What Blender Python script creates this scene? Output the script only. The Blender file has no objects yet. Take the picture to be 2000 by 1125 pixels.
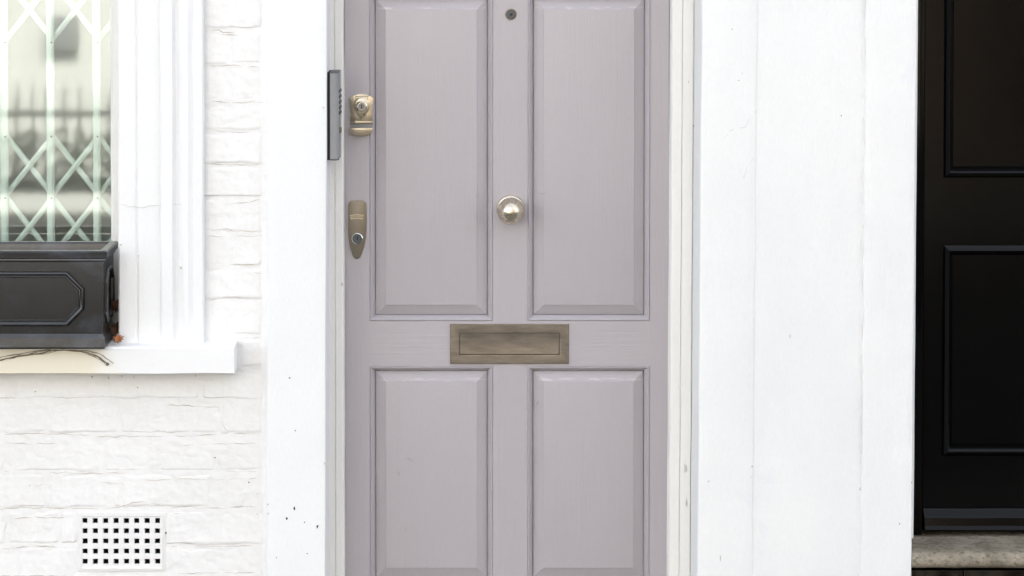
import bpy, bmesh, math, random
from mathutils import Vector, noise

# ------------------------------------------------------------------ camera, sky, sun, exposure
scene = bpy.context.scene
col = scene.collection
F = 4375.0                       # focal length in photo pixels (photo 2000 x 1125)
PCX, PCY = 900.0, 10.6           # principal point (rising/shift lens)
TILT = math.radians(1.5)
CAM = Vector((0.0, -5.3, 1.84))
cam_data = bpy.data.cameras.new("camera")
cam = bpy.data.objects.new("camera", cam_data)
col.objects.link(cam)
cam.location = CAM
cam.rotation_euler = (math.radians(90) - TILT, 0, 0)
cam_data.sensor_width = 36.0
cam_data.lens = F / 2000.0 * 36.0
cam_data.shift_x = (1000 - PCX) / 2000.0
cam_data.shift_y = -(562.5 - PCY) / 2000.0
cam_data.clip_end = 500
scene.camera = cam

SUN_EL = math.radians(34)
SUN_AZ = math.radians(14)        # sun stands behind the terrace: the facade is in open shade
world = bpy.data.worlds.new("World")
scene.world = world
world.use_nodes = True
wn, wl = world.node_tree.nodes, world.node_tree.links
wn.clear()
sky = wn.new("ShaderNodeTexSky")
sky.sky_type = 'NISHITA'
sky.sun_disc = False
sky.sun_elevation = SUN_EL
sky.sun_rotation = SUN_AZ
sky.air_density = 1.0
sky.dust_density = 3.0
sky.ozone_density = 1.0
hs = wn.new("ShaderNodeHueSaturation")
hs.inputs["Saturation"].default_value = 0.33
bg = wn.new("ShaderNodeBackground")
bg.inputs["Strength"].default_value = 0.15
wo = wn.new("ShaderNodeOutputWorld")
wl.new(sky.outputs[0], hs.inputs["Color"])
wl.new(hs.outputs[0], bg.inputs[0])
wl.new(bg.outputs[0], wo.inputs[0])

sd = bpy.data.lights.new("sun", 'SUN')
sd.energy = 2.4
sd.angle = math.radians(0.5)
sd.color = (1.0, 0.95, 0.87)
sun = bpy.data.objects.new("sun", sd)
col.objects.link(sun)
sdir = Vector((-math.sin(SUN_AZ) * math.cos(SUN_EL), -math.cos(SUN_AZ) * math.cos(SUN_EL), -math.sin(SUN_EL)))
sun.rotation_euler = sdir.to_track_quat('-Z', 'Y').to_euler()
sun.location = (0, 0, 20)

scene.view_settings.view_transform = 'Standard'
scene.view_settings.look = 'None'
scene.view_settings.gamma = 1.0
scene.view_settings.use_curve_mapping = False
scene.view_settings.exposure = 2.42

random.seed(7)
PI = math.pi

# ------------------------------------------------------------------ measuring: photo pixel -> point on a plane y
_c, _s = math.cos(TILT), math.sin(TILT)
def at(px, py, y):
    u, v = (px - PCX) / F, (PCY - py) / F
    dy = _c + v * _s
    k = (y - CAM.y) / dy
    return Vector((CAM.x + k * u, y, CAM.z + k * (-_s + v * _c)))
def X(px, y=0.0, py=562): return at(px, py, y).x
def Z(py, y=0.0): return at(900, py, y).z
U = X(901) - X(900)              # metres per photo pixel on the door plane (about 1.21 mm)

def N(x, y, z, s=1.0, seed=0.0):
    return noise.noise(Vector((x * s + seed * 7.31, y * s + seed * 3.77, z * s - seed * 5.13)))

# ------------------------------------------------------------------ materials
def nmat(name):
    m = bpy.data.materials.new(name)
    m.use_nodes = True
    nt = m.node_tree
    return m, nt.nodes, nt.links, nt.nodes["Principled BSDF"]

def tex(n, l, scale=(1, 1, 1), detail=4, s=10, rough=0.55, kind="ShaderNodeTexNoise", off=0.0, dist=0.0):
    g = n.new("ShaderNodeNewGeometry")
    mp = n.new("ShaderNodeMapping")
    mp.inputs["Scale"].default_value = scale
    mp.inputs["Location"].default_value = (off, off * 1.7, off * 0.6)
    l.new(g.outputs["Position"], mp.inputs["Vector"])
    t = n.new(kind)
    l.new(mp.outputs[0], t.inputs["Vector"])
    t.inputs["Scale"].default_value = s
    if kind == "ShaderNodeTexNoise":
        t.inputs["Detail"].default_value = detail
        t.inputs["Roughness"].default_value = rough
        t.inputs["Distortion"].default_value = dist
    return t.outputs[0]

def ramp(n, l, fac, stops):
    r = n.new("ShaderNodeValToRGB")
    e = r.color_ramp.elements
    while len(e) < len(stops):
        e.new(0.5)
    for i, (p, c) in enumerate(stops):
        e[i].position = p
        e[i].color = (c, c, c, 1) if isinstance(c, (int, float)) else (*c, 1)
    l.new(fac, r.inputs[0])
    return r.outputs[0]

def mix(n, l, fac, a, b, mode='MIX'):
    m = n.new("ShaderNodeMix")
    m.data_type = 'RGBA'
    m.blend_type = mode
    if isinstance(fac, (int, float)):
        m.inputs[0].default_value = fac
    else:
        l.new(fac, m.inputs[0])
    for sock, v in ((m.inputs[6], a), (m.inputs[7], b)):
        if isinstance(v, tuple):
            sock.default_value = (*v, 1)
        else:
            l.new(v, sock)
    return m.outputs[2]

def bump(n, l, b, layers):
    prev = None
    for h, st, di in layers:
        bp = n.new("ShaderNodeBump")
        bp.inputs["Strength"].default_value = st
        bp.inputs["Distance"].default_value = di
        l.new(h, bp.inputs["Height"])
        if prev is not None:
            l.new(prev, bp.inputs["Normal"])
        prev = bp.outputs[0]
    l.new(prev, b.inputs["Normal"])

def paint(name, base, second, stain=None, stain_at=0.64, rough=0.5, grain=(14, 14, 0.8), gstr=0.35, gdist=0.0006,
          lump=0.0, off=0.0, spec=0.4, var_s=3.0):
    m, n, l, b = nmat(name)
    v = ramp(n, l, tex(n, l, (1, 1, 0.5), 6, var_s, 0.6, off=off), [(0.35, 0.0), (0.7, 1.0)])
    c = mix(n, l, v, base, second)
    if stain:
        s1 = ramp(n, l, tex(n, l, (1, 1, 1.6), 8, 5.5, 0.68, off=off + 3.3, dist=0.6), [(stain_at, 0.0), (stain_at + 0.14, 0.75)])
        c = mix(n, l, s1, c, stain)
    fm = ramp(n, l, tex(n, l, (grain[0] * 0.08 + 0.3, grain[1] * 0.08 + 0.3, grain[2] * 0.08 + 0.3), 4, 190, 0.7, off=off + 6), [(0.3, 0.972), (0.7, 1.02)])
    c = mix(n, l, 1.0, c, fm, 'MULTIPLY')
    l.new(c, b.inputs["Base Color"])
    r = ramp(n, l, tex(n, l, (1, 1, 1), 5, 22, off=off), [(0.25, rough - 0.02), (0.75, rough + 0.03)])
    l.new(r, b.inputs["Roughness"])
    b.inputs["Specular IOR Level"].default_value = spec
    layers = [(tex(n, l, grain, 5, 12, 0.6, off=off), gstr, gdist)]
    if lump:
        layers.append((tex(n, l, (1, 1, 1), 5, 38, 0.6, off=off + 1), lump, 0.0016))
    bump(n, l, b, layers)
    return m

M = {}
M['white_timber'] = paint("white_timber_paint", (0.80, 0.80, 0.795), (0.77, 0.775, 0.775), (0.70, 0.675, 0.62), 0.70, 0.42)
M['post_white'] = paint("white_post_paint", (0.80, 0.805, 0.80), (0.78, 0.785, 0.785), (0.72, 0.71, 0.68), 0.72, 0.45, lump=0.10, off=2)
M['pilaster_white'] = paint("white_plaster_paint", (0.80, 0.80, 0.79), (0.745, 0.752, 0.752), (0.70, 0.735, 0.775), 0.60, 0.5, lump=0.6, gstr=0.7, gdist=0.0014, off=5)
M['frame_white'] = paint("cream_white_frame_paint", (0.80, 0.785, 0.755), (0.78, 0.765, 0.735), (0.60, 0.56, 0.47), 0.70, 0.38, off=9)
M['brick_white'] = paint("white_masonry_paint", (0.80, 0.795, 0.785), (0.755, 0.75, 0.735), (0.66, 0.61, 0.52), 0.66, 0.6, grain=(3, 4, 4.5), gstr=0.55, gdist=0.0018, lump=0.8, off=1, var_s=5)
M['mortar_white'] = M['brick_white']
M['door_v'] = paint("mauve_grey_door_paint_upright", (0.418, 0.389, 0.408), (0.404, 0.376, 0.397), None, 0.62, 0.32, grain=(16, 16, 0.5), gstr=0.9, gdist=0.0009, off=6, spec=0.5, var_s=2.2)
M['door_h'] = paint("mauve_grey_door_paint_level", (0.418, 0.389, 0.408), (0.404, 0.376, 0.397), None, 0.62, 0.32, grain=(0.5, 16, 16), gstr=0.9, gdist=0.0009, off=7, spec=0.5, var_s=2.2)
M['door_worn'] = paint("worn_pale_door_paint", (0.52, 0.48, 0.475), (0.46, 0.43, 0.43), None, 0.7, 0.5, off=8)
M['door_scuff'] = paint("scuffed_door_paint", (0.37, 0.335, 0.34), (0.34, 0.305, 0.305), rough=0.5)
def panel_paint():
    m = M['door_v'].copy(); m.name = "mauve_grey_panel_paint_worn_edges"
    n, l = m.node_tree.nodes, m.node_tree.links
    b = n["Principled BSDF"]
    base = b.inputs["Base Color"].links[0].from_socket
    g = n.new("ShaderNodeNewGeometry"); sx = n.new("ShaderNodeSeparateXYZ"); l.new(g.outputs["Position"], sx.inputs[0])
    tot = None
    for py, hw in ((16, 0.0032), (742, 0.0032)):
        mt = n.new("ShaderNodeMath"); mt.operation = 'COMPARE'
        mt.inputs[1].default_value = Z(py); mt.inputs[2].default_value = hw
        l.new(sx.outputs[2], mt.inputs[0])
        if tot is None: tot = mt.outputs[0]
        else:
            ad = n.new("ShaderNodeMath"); ad.operation = 'ADD'; l.new(tot, ad.inputs[0]); l.new(mt.outputs[0], ad.inputs[1]); tot = ad.outputs[0]
    nz = ramp(n, l, tex(n, l, (1, 1, 7), 7, 26, 0.7, off=5), [(0.50, 0.0), (0.60, 0.8)])
    mu = n.new("ShaderNodeMath"); mu.operation = 'MULTIPLY'; l.new(tot, mu.inputs[0]); l.new(nz, mu.inputs[1])
    l.new(mix(n, l, mu.outputs[0], base, (0.55, 0.515, 0.505)), b.inputs["Base Color"])
    return m
M['door_panel'] = panel_paint()
M['black_door'] = paint("black_gloss_paint", (0.0007, 0.0006, 0.0005), (0.0009, 0.0008, 0.0007), None, 0.6, 0.13, grain=(18, 18, 0.6), gstr=0.12, gdist=0.0004, off=3, spec=0.21)
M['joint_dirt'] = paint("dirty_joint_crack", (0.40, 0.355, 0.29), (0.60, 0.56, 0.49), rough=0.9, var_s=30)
M['chip_dark'] = paint("dark_green_chip", (0.012, 0.03, 0.025), (0.01, 0.02, 0.018), rough=0.7)
M['crack'] = paint("grey_crack_edge", (0.55, 0.53, 0.50), (0.5, 0.48, 0.45), rough=0.7)

def lead():
    m, n, l, b = nmat("weathered_lead_look_planter")
    v = tex(n, l, (1, 1, 1.2), 7, 9, 0.65)
    c = ramp(n, l, v, [(0.3, (0.007, 0.0064, 0.0058)), (0.6, (0.011, 0.0103, 0.0100)), (0.8, (0.017, 0.018, 0.021))])
    p = ramp(n, l, tex(n, l, (1, 1, 1), 8, 7, 0.72, off=2.2, dist=0.5), [(0.52, 0.0), (0.74, 0.7)])
    c = mix(n, l, p, c, (0.075, 0.085, 0.11))
    l.new(c, b.inputs["Base Color"])
    b.inputs["Roughness"].default_value = 0.29
    b.inputs["Specular IOR Level"].default_value = 0.8
    bump(n, l, b, [(tex(n, l, (1, 1, 1.5), 6, 40), 0.2, 0.0008)])
    return m
M['lead'] = lead()

def metal(name, a, c2, rough, grain=(1, 1, 1), s=18, met=1.0, bstr=0.12, stops=(0.3, 0.7)):
    m, n, l, b = nmat(name)
    v = tex(n, l, grain, 6, s, 0.65)
    l.new(ramp(n, l, v, [(stops[0], a), (stops[1], c2)]), b.inputs["Base Color"])
    b.inputs["Metallic"].default_value = met
    r = ramp(n, l, tex(n, l, grain, 5, s * 2.3, off=1.3), [(0.3, rough - 0.06), (0.75, rough + 0.1)])
    l.new(r, b.inputs["Roughness"])
    bump(n, l, b, [(tex(n, l, grain, 4, s * 6), bstr, 0.0003)])
    return m
M['brass'] = metal("satin_brass", (0.54, 0.475, 0.365), (0.60, 0.535, 0.42), 0.30, bstr=0.04)
M['brass_dull'] = metal("dull_bronze_plate", (0.20, 0.172, 0.13), (0.235, 0.205, 0.16), 0.45, met=0.7)
M['knob'] = metal("worn_satin_nickel_brass", (0.64, 0.565, 0.445), (0.66, 0.59, 0.475), 0.27, bstr=0.03)
M['letter'] = metal("antique_bronze", (0.175, 0.150, 0.122), (0.285, 0.247, 0.203), 0.38, (1.2, 3, 5), 16, 0.75, 0.2)
M['chrome'] = metal("polished_chrome", (0.72, 0.72, 0.70), (0.8, 0.8, 0.78), 0.12)
M['grey_metal'] = metal("grey_anodised_metal", (0.24, 0.24, 0.245), (0.27, 0.27, 0.275), 0.5, (1, 1, 0.3), 20, 0.0)
M['grey_metal_dark'] = metal("dark_grey_metal", (0.075, 0.08, 0.088), (0.095, 0.10, 0.11), 0.45, met=0.1)
M['grille'] = metal("pale_green_enamel", (0.62, 0.69, 0.63), (0.68, 0.73, 0.68), 0.42, (1, 1, 1), 30, 0.0)
M['black'] = paint("dark_gap_black", (0.010, 0.010, 0.010), (0.014, 0.014, 0.014), rough=0.7)  # stands in for shadow in the keypad gap and key slots
M['dark_hole'] = paint("shaded_cavity_black", (0.012, 0.012, 0.012), (0.02, 0.018, 0.016), rough=0.9)  # near-black colour stands in for the shade inside the vent holes
M['soil'] = paint("dry_potting_soil", (0.022, 0.015, 0.010), (0.035, 0.022, 0.015), rough=0.9, lump=1.0)
M['leaf'] = paint("dry_orange_leaf", (0.36, 0.13, 0.045), (0.24, 0.085, 0.03), rough=0.6, var_s=60)
M['leaf_dark'] = paint("dry_brown_leaf", (0.10, 0.045, 0.022), (0.06, 0.03, 0.016), rough=0.7, var_s=60)
M['stem'] = paint("dry_stem", (0.20, 0.165, 0.115), (0.12, 0.10, 0.07), rough=0.9, var_s=60)
M['room'] = paint("room_plaster", (0.62, 0.60, 0.50), (0.56, 0.54, 0.44), rough=0.8)
M['room_floor'] = paint("room_floorboards", (0.14, 0.09, 0.05), (0.10, 0.065, 0.035), rough=0.5)

def stone():
    m, n, l, b = nmat("weathered_york_stone")
    v = tex(n, l, (1, 1, 1), 9, 14, 0.7)
    c = ramp(n, l, v, [(0.3, (0.12, 0.098, 0.072)), (0.5, (0.25, 0.212, 0.162)), (0.72, (0.36, 0.315, 0.25))])
    a = ramp(n, l, tex(n, l, (1, 1, 1.5), 8, 70, 0.75, off=4, dist=0.3), [(0.50, 0.0), (0.62, 0.8)])
    c = mix(n, l, a, c, (0.075, 0.07, 0.032))
    l.new(c, b.inputs["Base Color"])
    b.inputs["Roughness"].default_value = 0.75
    bump(n, l, b, [(tex(n, l, (1, 1, 1), 8, 60, 0.7), 0.6, 0.002)])
    return m
M['stone'] = stone()

def ground(name, a, c2, s):
    m, n, l, b = nmat(name)
    v = tex(n, l, (1, 1, 1), 8, s, 0.7)
    l.new(ramp(n, l, v, [(0.3, a), (0.7, c2)]), b.inputs["Base Color"])
    b.inputs["Roughness"].default_value = 0.85
    bump(n, l, b, [(tex(n, l, (1, 1, 1), 6, 90), 0.5, 0.004)])
    return m
M['asphalt'] = ground("asphalt", (0.035, 0.035, 0.037), (0.055, 0.055, 0.055), 6)
M['paving'] = ground("stone_paving", (0.12, 0.11, 0.098), (0.17, 0.158, 0.14), 4)
M['earth'] = ground("ground", (0.14, 0.13, 0.11), (0.18, 0.17, 0.14), 2)
M['render_white'] = paint("sunlit_white_render", (0.80, 0.79, 0.76), (0.76, 0.75, 0.72), rough=0.7)
M['render_stock'] = paint("yellow_stock_brick_front", (0.30, 0.255, 0.19), (0.25, 0.21, 0.155), rough=0.8)
M['render_brown'] = paint("brown_brick_front", (0.115, 0.082, 0.058), (0.085, 0.062, 0.045), rough=0.8)
M['slate'] = paint("slate_roof", (0.09, 0.09, 0.10), (0.12, 0.12, 0.13), rough=0.6)
M['pane_dark'] = paint("dark_window_pane", (0.02, 0.022, 0.025), (0.03, 0.03, 0.03), rough=0.12)
M['iron'] = paint("black_iron", (0.012, 0.012, 0.013), (0.016, 0.016, 0.016), rough=0.4)
M['hedge'] = paint("hedge_leaf", (0.04, 0.065, 0.025), (0.025, 0.045, 0.018), rough=0.55, var_s=8)

def glass():
    m, n, l, b = nmat("window_glass")
    out = [x for x in n if x.type == 'OUTPUT_MATERIAL'][0]
    n.remove(b)
    fr = n.new("ShaderNodeFresnel")
    gb = n.new("ShaderNodeNewGeometry")
    io = n.new("ShaderNodeMapRange")                 # same reflectance from both sides of the thin pane
    io.inputs["To Min"].default_value = 2.5
    io.inputs["To Max"].default_value = 0.4
    l.new(gb.outputs["Backfacing"], io.inputs["Value"])
    l.new(io.outputs[0], fr.inputs["IOR"])
    tr = n.new("ShaderNodeBsdfTransparent")
    tr.inputs[0].default_value = (0.92, 0.985, 0.94, 1)
    gl = n.new("ShaderNodeBsdfGlossy")
    gl.inputs["Roughness"].default_value = 0.035
    gl.inputs["Color"].default_value = (0.93, 1.0, 0.955, 1)
    bp = n.new("ShaderNodeBump")
    bp.inputs["Strength"].default_value = 0.15
    bp.inputs["Distance"].default_value = 0.0005
    l.new(tex(n, l, (2.0, 1, 0.6), 2, 6), bp.inputs["Height"])
    l.new(bp.outputs[0], gl.inputs["Normal"])
    mx = n.new("ShaderNodeMixShader")
    l.new(fr.outputs[0], mx.inputs[0])
    l.new(tr.outputs[0], mx.inputs[1])
    l.new(gl.outputs[0], mx.inputs[2])
    df_ = n.new("ShaderNodeBsdfDiffuse")             # thin dust film that also paints a pale milky wash over the reflection
    df_.inputs[0].default_value = (0.72, 0.76, 0.70, 1)
    m2 = n.new("ShaderNodeMixShader")
    l.new(ramp(n, l, tex(n, l, (1, 1, 0.6), 6, 9, 0.65), [(0.3, 0.035), (0.7, 0.11)]), m2.inputs[0])
    l.new(mx.outputs[0], m2.inputs[1])
    l.new(df_.outputs[0], m2.inputs[2])
    l.new(m2.outputs[0], out.inputs["Surface"])
    return m
M['glass'] = glass()

def sill_paint():
    # white sill with a cream rain stain below the planter (its own ragged edge)
    m, n, l, b = nmat("white_sill_paint_cream_stained")
    g = n.new("ShaderNodeNewGeometry")
    sx = n.new("ShaderNodeSeparateXYZ")
    l.new(g.outputs["Position"], sx.inputs[0])
    ad = n.new("ShaderNodeMath"); ad.operation = 'MULTIPLY_ADD'
    l.new(tex(n, l, (1, 1, 1), 5, 9, 0.6), ad.inputs[0])
    ad.inputs[1].default_value = 0.22
    l.new(sx.outputs[0], ad.inputs[2])
    mr = n.new("ShaderNodeMapRange")
    mr.inputs["From Min"].default_value = X(225, -0.31) + 0.11
    mr.inputs["From Max"].default_value = X(150, -0.31) + 0.11
    l.new(ad.outputs[0], mr.inputs["Value"])
    c = mix(n, l, mr.outputs[0], (0.79, 0.79, 0.785), (0.74, 0.69, 0.56))
    d = ramp(n, l, tex(n, l, (3, 1, 6), 8, 9, 0.7, off=2), [(0.6, 0.0), (0.8, 0.6)])
    c = mix(n, l, d, c, (0.66, 0.63, 0.55))
    l.new(c, b.inputs["Base Color"])
    b.inputs["Roughness"].default_value = 0.5
    bump(n, l, b, [(tex(n, l, (0.8, 14, 14), 5, 12), 0.4, 0.0008)])
    return m
M['sill'] = sill_paint()

# ------------------------------------------------------------------ builders
ORIGIN = {}
def tag(o, label=None, cat=None, group=None, kind=None):
    if label: o["label"] = label
    if cat: o["category"] = cat
    if group: o["group"] = group
    if kind: o["kind"] = kind
    return o

def thing(name, loc, label, cat, group=None):
    e = bpy.data.objects.new(name, None)
    e.empty_display_size = 0.05
    e.location = loc
    col.objects.link(e)
    ORIGIN[e.name] = Vector(loc)
    return tag(e, label, cat, group)

class MB:
    def __init__(self):
        self.v, self.f = [], []
    def add(self, vs, fs):
        o = len(self.v)
        self.v += [Vector(p) for p in vs]
        self.f += [tuple(i + o for i in q) for q in fs]
        return self
    def box(self, x0, x1, y0, y1, z0, z1):
        vs = [(x, y, z) for z in (z0, z1) for y in (y0, y1) for x in (x0, x1)]
        return self.add(vs, [(0, 1, 5, 4), (1, 3, 7, 5), (3, 2, 6, 7), (2, 0, 4, 6), (4, 5, 7, 6), (2, 3, 1, 0)])
    def prism(self, poly, y0, y1):           # poly of (x, z), y0 front, y1 back
        n = len(poly)
        vs = [(x, y0, z) for x, z in poly] + [(x, y1, z) for x, z in poly]
        fs = [tuple(range(n)), tuple(range(2 * n - 1, n - 1, -1))]
        fs += [(i, i + n, (i + 1) % n + n, (i + 1) % n) for i in range(n)]
        return self.add(vs, fs)
    def lathe(self, cx, cz, prof, n=48):     # prof of (r, y); axis along y
        o = len(self.v)
        vs, fs = [], []
        for r, y in prof:
            for i in range(n):
                a = 2 * PI * i / n
                vs.append((cx + r * math.cos(a), y, cz + r * math.sin(a)))
        for k in range(len(prof) - 1):
            for i in range(n):
                j = (i + 1) % n
                fs.append((k * n + i, k * n + j, (k + 1) * n + j, (k + 1) * n + i))
        fs.append(tuple(range(n)))
        fs.append(tuple(range(len(prof) * n - 1, (len(prof) - 1) * n - 1, -1)))
        return self.add(vs, fs)
    def loops(self, rect, prof, cap=False):  # concentric rectangles: prof of (inset, y)
        x0, x1, z0, z1 = rect
        vs, fs = [], []
        for d, y in prof:
            vs += [(x0 + d, y, z0 + d), (x1 - d, y, z0 + d), (x1 - d, y, z1 - d), (x0 + d, y, z1 - d)]
        for k in range(len(prof) - 1):
            for i in range(4):
                j = (i + 1) % 4
                fs.append((k * 4 + i, k * 4 + j, k * 4 + 4 + j, k * 4 + 4 + i))
        if cap:
            b = (len(prof) - 1) * 4
            fs.append((b, b + 1, b + 2, b + 3))
        return self.add(vs, fs)
    def poly_loops(self, polys, cap=False):  # successive outlines of 3-D points, same count
        n = len(polys[0])
        vs = [p for q in polys for p in q]
        fs = []
        for k in range(len(polys) - 1):
            for i in range(n):
                j = (i + 1) % n
                fs.append((k * n + i, k * n + j, (k + 1) * n + j, (k + 1) * n + i))
        if cap:
            b = (len(polys) - 1) * n
            fs.append(tuple(range(b, b + n)))
        return self.add(vs, fs)
    def loft(self, prof, axis, a0, a1, n=40, wob=0.0, ws=9.0, lean=0.0, zref=1.2, seed=0.0, dense=0.02, yfix=None):
        # prof: closed outline; axis 'z' -> points are (x, y); axis 'x' -> points are (y, z)
        P = []
        for i in range(len(prof)):
            p, q = Vector(prof[i]), Vector(prof[(i + 1) % len(prof)])
            k = max(1, int((q - p).length / dense))
            P += [p.lerp(q, t / k) for t in range(k)]
        m = len(P)
        vs, fs = [], []
        for s in range(n + 1):
            a = a0 + (a1 - a0) * s / n
            for p in P:
                if axis == 'z':
                    x, y, z = p[0] + lean * (a - zref), p[1], a
                    if wob:
                        x += wob * N(x * 0.4, y, z, ws, seed)
                        y += wob * N(x, y * 0.4, z, ws, seed + 11)
                else:
                    x, y, z = a, p[0], p[1]
                    if wob:
                        y += wob * N(x, y, z, ws, seed)
                        z += wob * N(x, y, z, ws, seed + 11)
                vs.append((x, y, z))
        for s in range(n):
            for i in range(m):
                j = (i + 1) % m
                fs.append((s * m + i, s * m + j, (s + 1) * m + j, (s + 1) * m + i))
        fs.append(tuple(range(m)))
        fs.append(tuple(range((n + 1) * m - 1, n * m - 1, -1)))
        return self.add(vs, fs)
    def tube(self, pts, r, n=8):
        pts = [Vector(p) for p in pts]
        rs = r if isinstance(r, (list, tuple)) else [r] * len(pts)
        vs, fs = [], []
        for k, p in enumerate(pts):
            d = (pts[min(k + 1, len(pts) - 1)] - pts[max(k - 1, 0)]).normalized()
            a = d.orthogonal().normalized() if abs(d.y) > 0.9 else d.cross(Vector((0, 1, 0))).normalized()
            b = d.cross(a)
            for i in range(n):
                t = 2 * PI * i / n
                vs.append(p + (a * math.cos(t) + b * math.sin(t)) * rs[k])
        for k in range(len(pts) - 1):
            for i in range(n):
                j = (i + 1) % n
                fs.append((k * n + i, k * n + j, (k + 1) * n + j, (k + 1) * n + i))
        fs.append(tuple(range(n)))
        fs.append(tuple(range(len(pts) * n - 1, (len(pts) - 1) * n - 1, -1)))
        return self.add(vs, fs)
    def build(self, name, m, parent=None, bevel=0.0, seg=2, smooth=30, label=None, origin=None):
        o0 = ORIGIN[parent.name] if parent else Vector(origin or (0, 0, 0))
        me = bpy.data.meshes.new(name)
        me.from_pydata([tuple(p - o0) for p in self.v], [], self.f)
        bm = bmesh.new()
        bm.from_mesh(me)
        bmesh.ops.recalc_face_normals(bm, faces=bm.faces)
        if bevel:
            es = [e for e in bm.edges if len(e.link_faces) == 2 and e.calc_face_angle(0) > math.radians(25)]
            bmesh.ops.bevel(bm, geom=es, offset=bevel, segments=seg, profile=0.5, affect='EDGES', clamp_overlap=True)
        bm.to_mesh(me)
        bm.free()
        if smooth:
            me.polygons.foreach_set("use_smooth", [True] * len(me.polygons))
            me.set_sharp_from_angle(angle=math.radians(smooth))
        me.materials.append(M[m])
        o = bpy.data.objects.new(name, me)
        col.objects.link(o)
        if parent:
            o.parent = parent
        else:
            o.location = o0
        ORIGIN[o.name] = o0
        if label: o["label"] = label
        return o

def rr(x0, x1, z0, z1, r, k=4):              # rounded rectangle outline
    pts = []
    for cx, cz, a in ((x1 - r, z0 + r, -PI / 2), (x1 - r, z1 - r, 0), (x0 + r, z1 - r, PI / 2), (x0 + r, z0 + r, PI)):
        for i in range(k + 1):
            t = a + PI / 2 * i / k
            pts.append((cx + r * math.cos(t), cz + r * math.sin(t)))
    return pts

def chip(parent, px, py, y, w, h, m='chip_dark', ang=0.0, name='paint_chip', t=0.0006):
    c = at(px, py, y)
    pts = []
    for i in range(9):
        a = 2 * PI * i / 9
        r = 1 + 0.3 * math.sin(i * 2.4 + px)
        dx, dz = 0.5 * w * U * r * math.cos(a), 0.5 * h * U * r * math.sin(a)
        pts.append((c.x + dx * math.cos(ang) - dz * math.sin(ang), c.z + dx * math.sin(ang) + dz * math.cos(ang)))
    return MB().prism(pts, y - t, y + 0.001).build(name, m, parent)

def crack(parent, pts, y, r=0.0006, m='crack', name='paint_crack'):
    P = []
    for (a, b), (c, d) in zip(pts, pts[1:]):
        for t in range(4):
            px, py = a + (c - a) * t / 4, b + (d - b) * t / 4
            P.append(at(px + random.uniform(-1.2, 1.2), py + random.uniform(-1.5, 1.5), y))
    P.append(at(*pts[-1], y))
    rs = [r * random.uniform(0.5, 1.2) for _ in P]
    return MB().tube(P, rs, 5).build(name, m, parent)

# ------------------------------------------------------------------ depths of the facade
Y_DOOR, Y_FRAME, Y_POST, Y_BRICK, Y_CASE, Y_SILL = 0.0, -0.035, -0.185, -0.155, -0.182, -0.223
Y_GLASS = -0.027
ZT, ZB = 2.75, 0.02                          # how far the facade timbers run up and down
Z_TH = Z(1292)                               # threshold of the grey door

# ------------------------------------------------------------------ ground and street
def slab(name, x0, x1, y0, y1, z0, z1, m):
    return tag(MB().box(x0, x1, y0, y1, z0, z1).build(name, m), kind="structure")
slab("ground", -150, 150, -150, 150, -0.60, -0.14, 'earth')
slab("road", -60, 60, -7.6, -2.3, -0.135, -0.115, 'asphalt')
slab("pavement", -60, 60, -2.3, -0.02, -0.138, 0.0, 'paving')
slab("pavement", -60, 60, -10.0, -7.6, -0.138, 0.0, 'asphalt')

# ------------------------------------------------------------------ upper storeys (shade the street, out of frame)
hw = thing("house_wall", (0, 0.3, ZT), "white upper storey wall above the door and window", "wall")
MB().box(-14, 14, -0.135, 7.5, ZT + 0.002, 6.6).build("upper_wall", 'render_white', hw)
MB().box(X(-760, Y_BRICK) - 10, X(-760, Y_BRICK) - 0.002, -0.135, 0.4, 0.0, ZT).build("side_wall", 'render_white', hw)
MB().box(X(2640) + 0.15, 13, -0.135, 0.4, 0.0, ZT).build("side_wall", 'render_white', hw)
MB().box(X(520, -0.1), X(2640) + 0.14, 0.30, 0.4, 0.0, ZT).build("leak_stop_slab", 'dark_hole', hw)  # unseen slab added behind both doors to stop light leaks

# ------------------------------------------------------------------ brick wall
bw = thing("brick_wall", (X(300, Y_BRICK), Y_BRICK, 0), "white painted rough brick wall around the window and vent", "wall")
XL, XR = X(-760, Y_BRICK), X(529, Y_BRICK)
XF = X(523, Y_BRICK)
WX0, WX1 = X(-560, Y_BRICK), X(262, Y_BRICK)         # hidden edges of the window opening
Z_SILLB = Z(722, Y_BRICK)
ZWT = 2.45
Y_MORT = Y_BRICK - 0.0002
def sheet(mb, x0, x1, z0, z1, step):
    nx, nz = max(2, int((x1 - x0) / step)), max(2, int((z1 - z0) / step))
    vs, fs = [], []
    for j in range(nz + 1):
        for i in range(nx + 1):
            x, z = x0 + (x1 - x0) * i / nx, z0 + (z1 - z0) * j / nz
            y = Y_MORT + 0.0016 * N(x * 0.4, 0, z, 26, 1) + 0.0013 * N(x * 0.6, 0, z, 80, 2)
            e = max(0.0, x - (XF - 0.018)) / 0.018       # paint fillet running into the door post
            y -= 0.008 * e * e
            vs.append((x, y, z))
    for j in range(nz):
        for i in range(nx):
            a = j * (nx + 1) + i
            fs.append((a, a + 1, a + nx + 2, a + nx + 1))
    mb.add(vs, fs)
AX0, AX1, AZ0, AZ1 = X(146, Y_BRICK), X(326, Y_BRICK), Z(1118, Y_BRICK), Z(998, Y_BRICK)
WALLV = []
mm = MB()
sheet(mm, WX1, XR, Z_SILLB, ZT, 0.005)
sheet(mm, XL, AX0 + 0.008, 0.0, Z_SILLB, 0.005)
sheet(mm, AX1 - 0.008, XR, 0.0, Z_SILLB, 0.005)
sheet(mm, AX0 + 0.008, AX1 - 0.008, 0.0, AZ0 + 0.008, 0.005)
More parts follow.
